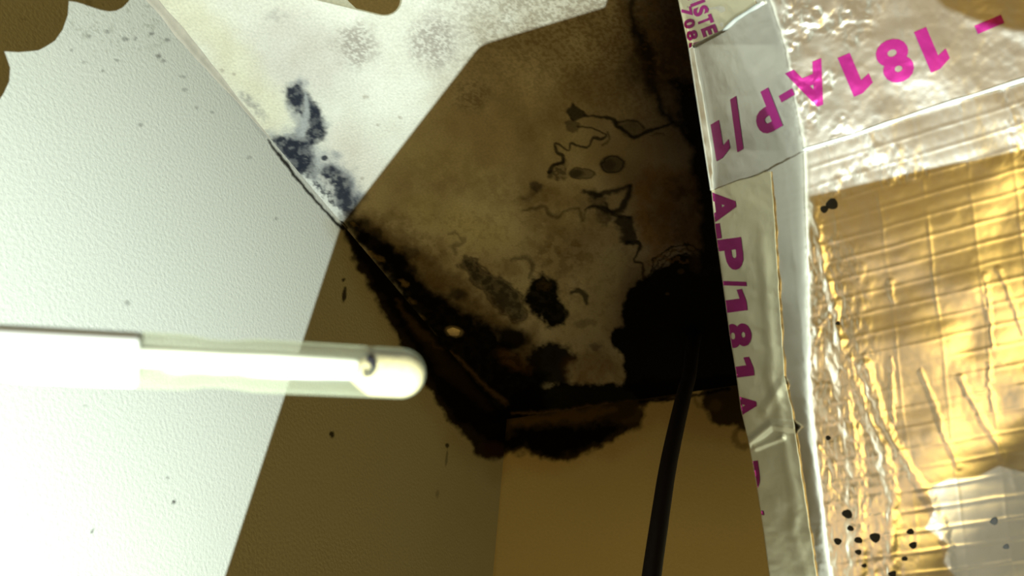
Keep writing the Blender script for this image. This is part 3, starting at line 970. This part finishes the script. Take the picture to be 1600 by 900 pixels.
# dark mould spots on the lower foil
for px, py, r in [(1324, 802, 8), (1329, 825, 5), (1309, 845, 6), (1341, 843, 6), (1367, 839, 8), (1341, 862, 5), (1422, 830, 5.5), (1426, 851, 6), (1413, 872, 4.5), (1552, 813, 6.5), (1571, 853, 5),
                  (1350, 883, 4), (1394, 896, 6), (1294, 684, 4), (1309, 505, 3.5), (1300, 319, 9), (1288, 327, 6)]:
    bm = bmesh.new()
    bmesh.ops.create_icosphere(bm, subdivisions=2, radius=1)
    rr = r * .42 / F
    c = foil_pt(px, py)
    nrm = CAM - c
    nrm /= np.linalg.norm(nrm)
    _, a_, b_ = frame_for(nrm)
    ang = random.random() * 6
    for v in bm.verts:
        n_ = 1 + .10 * math.sin(3 * math.atan2(v.co.y, v.co.x) + ang)
        w_ = c + a_ * v.co.x * rr * n_ + b_ * v.co.y * rr * n_ + nrm * v.co.z * rr * .35
        v.co = Vector(w_)
    bm_obj('mould_spot', bm, m_spot, duct)

# ------------------------------------------------------------------ swab in its clear sampling tube
m_cap = plain('white_plastic', (.88, .88, .86), .35, noise=.02)
m_stick = plain('swab_stick', (.9, .9, .86), .4, noise=.02)
m_bud = plain('cotton_bud', (.62, .50, .30), .9, noise=.08, scale=400, bump=.4, bscale=700)
m_dark = plain('crescent_dark', (.012, .010, .012), .9, spec=.05)
m_blue = plain('pale_blue_print', (.45, .62, .85), .5)
m_clear = bpy.data.materials.new('clear_plastic')
m_clear.use_nodes = True
nt = m_clear.node_tree
nt.nodes.clear()
out = nd(nt, 'ShaderNodeOutputMaterial')
tr = nd(nt, 'ShaderNodeBsdfTransparent')
tr.inputs[0].default_value = (.97, .97, .90, 1)
tl_ = nd(nt, 'ShaderNodeBsdfTranslucent')
tl_.inputs[0].default_value = (.55, .57, .42, 1)
df = nd(nt, 'ShaderNodeBsdfDiffuse')
df.inputs[0].default_value = (.50, .52, .40, 1)
gl = nd(nt, 'ShaderNodeBsdfGlossy')
gl.inputs['Roughness'].default_value = .18
ad = nd(nt, 'ShaderNodeMixShader')
ad.inputs[0].default_value = .5
nt.links.new(tl_.outputs[0], ad.inputs[1])
nt.links.new(df.outputs[0], ad.inputs[2])
lw = nd(nt, 'ShaderNodeLayerWeight', Blend=.35)
mr = nd(nt, 'ShaderNodeMapRange')
mr.inputs['To Min'].default_value = .15
mr.inputs['To Max'].default_value = .42
nt.links.new(lw.outputs['Facing'], mr.inputs['Value'])
mx = nd(nt, 'ShaderNodeMixShader')
nt.links.new(mr.outputs[0], mx.inputs[0])
nt.links.new(tr.outputs[0], mx.inputs[1])
nt.links.new(ad.outputs[0], mx.inputs[2])
mx2 = nd(nt, 'ShaderNodeMixShader')
mx2.inputs[0].default_value = .06
nt.links.new(mx.outputs[0], mx2.inputs[1])
nt.links.new(gl.outputs[0], mx2.inputs[2])
nt.links.new(mx2.outputs[0], out.inputs[0])

A0 = at(-200, 541, .170)
A1 = at(664, 585, .210)
AX = A1 - A0
LEN = np.linalg.norm(AX)
AX = AX / LEN


def along(px):
    """distance along the tube axis at image column px"""
    lo, hi = 0.0, LEN
    for _ in range(40):
        m_ = (lo + hi) / 2
        if project(A0 + AX * m_)[0] < px:
            lo = m_
        else:
            hi = m_
    return lo


swab = empty('sampling_swab', A0)
tag(swab, 'white capped swab in a clear round-ended plastic tube, held across the mould from the left', 'swab')
bpy.context.view_layer.update()
t0, t1 = along(219), LEN
cap = lathe('cap', A0, A1, [(-.045, .0055), (-.043, .0060), (0, .0062), (t0 - .002, .0065), (t0 - .0006, .0064), (t0, .0060)], m_cap, swab)
rt = .0065
prof = [(t0 - .004, .0060), (t0 - .001, .0060), (t0, .0066), (along(280), .0066), (along(298), .0064), (along(322), .0058), (along(350), .0057), (along(372), .0060), (along(400), .0065), (along(520), rt)]
for a in np.linspace(0, np.pi / 2, 12):
    prof.append((t1 - rt + rt * math.sin(a), max(rt * math.cos(a), 1e-4)))
lathe('clear_tube', A0, A1, prof, m_clear, swab, caps=False)
te = along(572)
off = np.cross(AX, CAM - A0)
off = off / np.linalg.norm(off)
if project(A0 + off * .01)[1] > project(A0)[1]:
    off = -off
stick = lathe('swab_stick', A0 + off * .0012, A1 + off * .0006, [(t0 - .01, .0026), (along(350), .0026), (along(420), .0030), (te - .004, .0029), (te, .0022)], m_stick, swab)
tb = along(545)
lathe('cotton_bud', A0 - off * .0003, A1 - off * .0003, [(tb, .0005), (tb + .0010, .0026), (tb + .0030, .0042), (tb + .0055, .0058)] +
      [(t1 - .0006 - .0058 + .0058 * math.sin(a), max(.0058 * math.cos(a), 1e-4)) for a in np.linspace(0, np.pi / 2, 9)], m_bud, stick)
# dark crescent put in for the shaded opening at the stick's end
view = CAM - (A0 + AX * te)
view /= np.linalg.norm(view)
ring = []
for a in np.linspace(-2.0, 1.6, 16):
    ring.append(A0 + AX * (te + .0001 + .0017 * math.cos(a)) + off * (.0012 + .0021 * math.sin(a)) + view * .0057)
tube('shade_crescent', ring, np.linspace(.0005, .0011, 16), m_dark, stick, seg=10)
# faint unreadable pale blue print on the cap
for px, w_ in [(150, .8), (163, .5), (172, 1.0), (186, .6), (196, .9)]:
    t = along(px)
    c = A0 + AX * t + off * .0012
    v1 = CAM - c
    v1 = v1 - AX * (v1 @ AX)
    v1 /= np.linalg.norm(v1)
    o_ = np.cross(AX, v1)
    base = A0 + AX * t
    pts = [base + (v1 * math.cos(a) + off * math.sin(a)) * .00704 for a in np.linspace(.10, .10 + .16 * w_, 5)]
    tube('faint_print', pts,   .00022, m_blue, cap, seg=6)

# ------------------------------------------------------------------ below the frame: torch, hands, and a card added to shade the corner
m_black = plain('black_plastic', (.02, .02, .022), .5)
T0 = to_world(L_CAM + np.array([0, 0, -.012]))
T1 = to_world(L_CAM + np.array([0, 0, -.14]))
torch = lathe('torch', T0, T1, [(0, .016), (.004, .017), (.03, .017), (.045, .012), (.12, .012), (.128, .010)], m_black)
tag(torch, 'black pocket torch held under the camera', 'torch')


def dirs(px, py, plane):
    d_ = at(px, py, 1) - CAM
    ax, val = {'ceil': (2, H), 'left': (0, 0.), 'back': (1, 0.), 'foil': (None, None)}[plane]
    if ax is None:
        w_ = foil_pt(px, py)
    else:
        w_ = CAM + d_ * ((val - CAM[ax]) / d_[ax])
    c = (w_ - CAM) @ R
    c = np.array([c[0], c[1], -c[2]]) - L_CAM
    return c[:2] / c[2]


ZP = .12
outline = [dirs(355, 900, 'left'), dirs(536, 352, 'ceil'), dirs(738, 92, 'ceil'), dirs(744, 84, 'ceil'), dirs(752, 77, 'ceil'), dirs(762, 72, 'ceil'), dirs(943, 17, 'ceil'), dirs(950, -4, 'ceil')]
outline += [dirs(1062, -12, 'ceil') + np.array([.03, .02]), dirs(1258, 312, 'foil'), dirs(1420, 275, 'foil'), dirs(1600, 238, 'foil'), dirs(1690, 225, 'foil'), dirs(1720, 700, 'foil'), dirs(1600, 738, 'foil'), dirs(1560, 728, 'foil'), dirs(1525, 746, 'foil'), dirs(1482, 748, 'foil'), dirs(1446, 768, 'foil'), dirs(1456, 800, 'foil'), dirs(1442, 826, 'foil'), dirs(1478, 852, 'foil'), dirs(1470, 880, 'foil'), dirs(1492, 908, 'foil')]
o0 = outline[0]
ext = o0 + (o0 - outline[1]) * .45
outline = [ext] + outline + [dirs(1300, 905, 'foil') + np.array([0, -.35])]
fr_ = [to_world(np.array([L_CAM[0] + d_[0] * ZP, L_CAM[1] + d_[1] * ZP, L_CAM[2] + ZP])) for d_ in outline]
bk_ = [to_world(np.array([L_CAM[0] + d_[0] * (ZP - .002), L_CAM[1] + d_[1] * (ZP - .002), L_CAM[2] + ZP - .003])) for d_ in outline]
n = len(fr_)
panel = mesh_obj('shade_card', np.array(fr_ + bk_), [tuple(range(n)), tuple(range(2 * n - 1, n - 1, -1))] + [(i, n + i, n + (i + 1) % n, (i + 1) % n) for i in range(n)], m_black, smooth=False)  # added blocker, its outline traced back from the shadow edges
tag(panel, 'small card added below the picture close to the torch, cut to cast the corner shadow', 'card')


def hand_mesh(name, label, nodes, links, root):
    """one continuous skinned hand; nodes = {key: (camera-frame point, radius)}"""
    bm = bmesh.new()
    sk = bm.verts.layers.skin.verify()
    vv = {}
    for k_, (p, r) in nodes.items():
        v = bm.verts.new(Vector(to_world(np.array(p))))
        v[sk].radius = (r, r)
        v[sk].use_root = k_ == root
        vv[k_] = v
    for a, b in links:
        bm.edges.new((vv[a], vv[b]))
    me = bpy.data.meshes.new(name)
    bm.to_mesh(me)
    bm.free()
    o = bpy.data.objects.new(name, me)
    COL.objects.link(o)
    o.modifiers.new('skin', 'SKIN').use_smooth_shade = True
    s = o.modifiers.new('subdivision', 'SUBSURF')
    s.levels = s.render_levels = 2
    me.materials.append(m_skin)
    tag(o, label, 'hand')
    return o


def S(px, py, k):
    """point in the torch beam whose shadow falls on left-wall pixel (px, py)"""
    d_ = at(px, py, 1) - CAM
    w_ = CAM + d_ * ((0 - CAM[0]) / d_[0])
    c = (w_ - CAM) @ R
    c = np.array([c[0], c[1], -c[2]])
    return L_CAM + k * (c - L_CAM)


m_skin = plain('skin', (.55, .33, .22), .5, noise=.08)
palm = S(-60, 60, .36) + np.array([-.070, -.012, .005])
nodes = {'elbow': (palm + np.array([-.12, -.24, -.16]), .036), 'wrist': (palm + np.array([-.045, -.065, -.035]), .025), 'palm': (palm, .026)}
links = [('elbow', 'wrist'), ('wrist', 'palm')]
for n_, tip, mid, r in [('index', S(214, -14, .312), S(95, -58, .325), .0066), ('middle', S(88, 20, .36), S(-50, 2, .36), .0098),
                        ('ring', S(20, 119, .35), S(-110, 108, .355), .0086), ('little', S(-70, 200, .34), S(-190, 195, .345), .0076)]:
    nodes[n_ + '1'] = (palm * .5 + mid * .5, r * 1.15)
    nodes[n_ + '2'] = (mid, r * 1.06)
    nodes[n_ + '3'] = (tip, r)
    links += [('palm', n_ + '1'), (n_ + '1', n_ + '2'), (n_ + '2', n_ + '3')]
grip = cam_at(-235, 541, .168)
nodes['thumb1'] = (palm + np.array([-.004, .024, .014]), .0125)
nodes['thumb2'] = (grip + np.array([-.012, .0185, .006]), .0098)
nodes['thumb3'] = (grip + np.array([.010, .0148, .002]), .0082)
links += [('palm', 'thumb1'), ('thumb1', 'thumb2'), ('thumb2', 'thumb3')]
hand_mesh('hand', 'bare hand holding the swab by its cap outside the left edge', nodes, links, 'palm')

# second hand, added around the torch, its thumb placed to shade the foil
SH = L_CAM - np.array([.0085, -.143, 0])
thumb_dir = dirs(1480, 50, 'foil') + np.array([-.025, .140])
palm = np.array([.052, -.150, -.075])
nodes = {'elbow': (np.array([.20, -.36, -.22]), .036), 'wrist': (np.array([.085, -.205, -.115]), .026), 'palm': (palm, .020)}
links = [('elbow', 'wrist'), ('wrist', 'palm')]
for n_, dz in [('index', .028), ('middle', .006), ('ring', -.014), ('little', -.033)]:
    z = palm[2] + dz
    nodes[n_ + '1'] = (np.array([.040, -.172, z]), .0085)
    nodes[n_ + '2'] = (np.array([.010, -.176, z + .002]), .0075)
    nodes[n_ + '3'] = (np.array([-.016, -.160, z + .003]), .0068)
    links += [('palm', n_ + '1'), (n_ + '1', n_ + '2'), (n_ + '2', n_ + '3')]
nodes['thumb1'] = (np.array([.062, -.128, -.02]), .012)
nodes['thumb2'] = (np.array([.064, -.104, .035]), .0105)
nodes['thumb3'] = (L_CAM - SH + np.array([thumb_dir[0] * .08, thumb_dir[1] * .08, .08]), .0108)
links += [('palm', 'thumb1'), ('thumb1', 'thumb2'), ('thumb2', 'thumb3')]
nodes = {k_: (p + SH, r) for k_, (p, r) in nodes.items()}
hand_mesh('hand', 'added bare hand around the black torch below the picture, thumb shading the foil', nodes, links, 'palm')
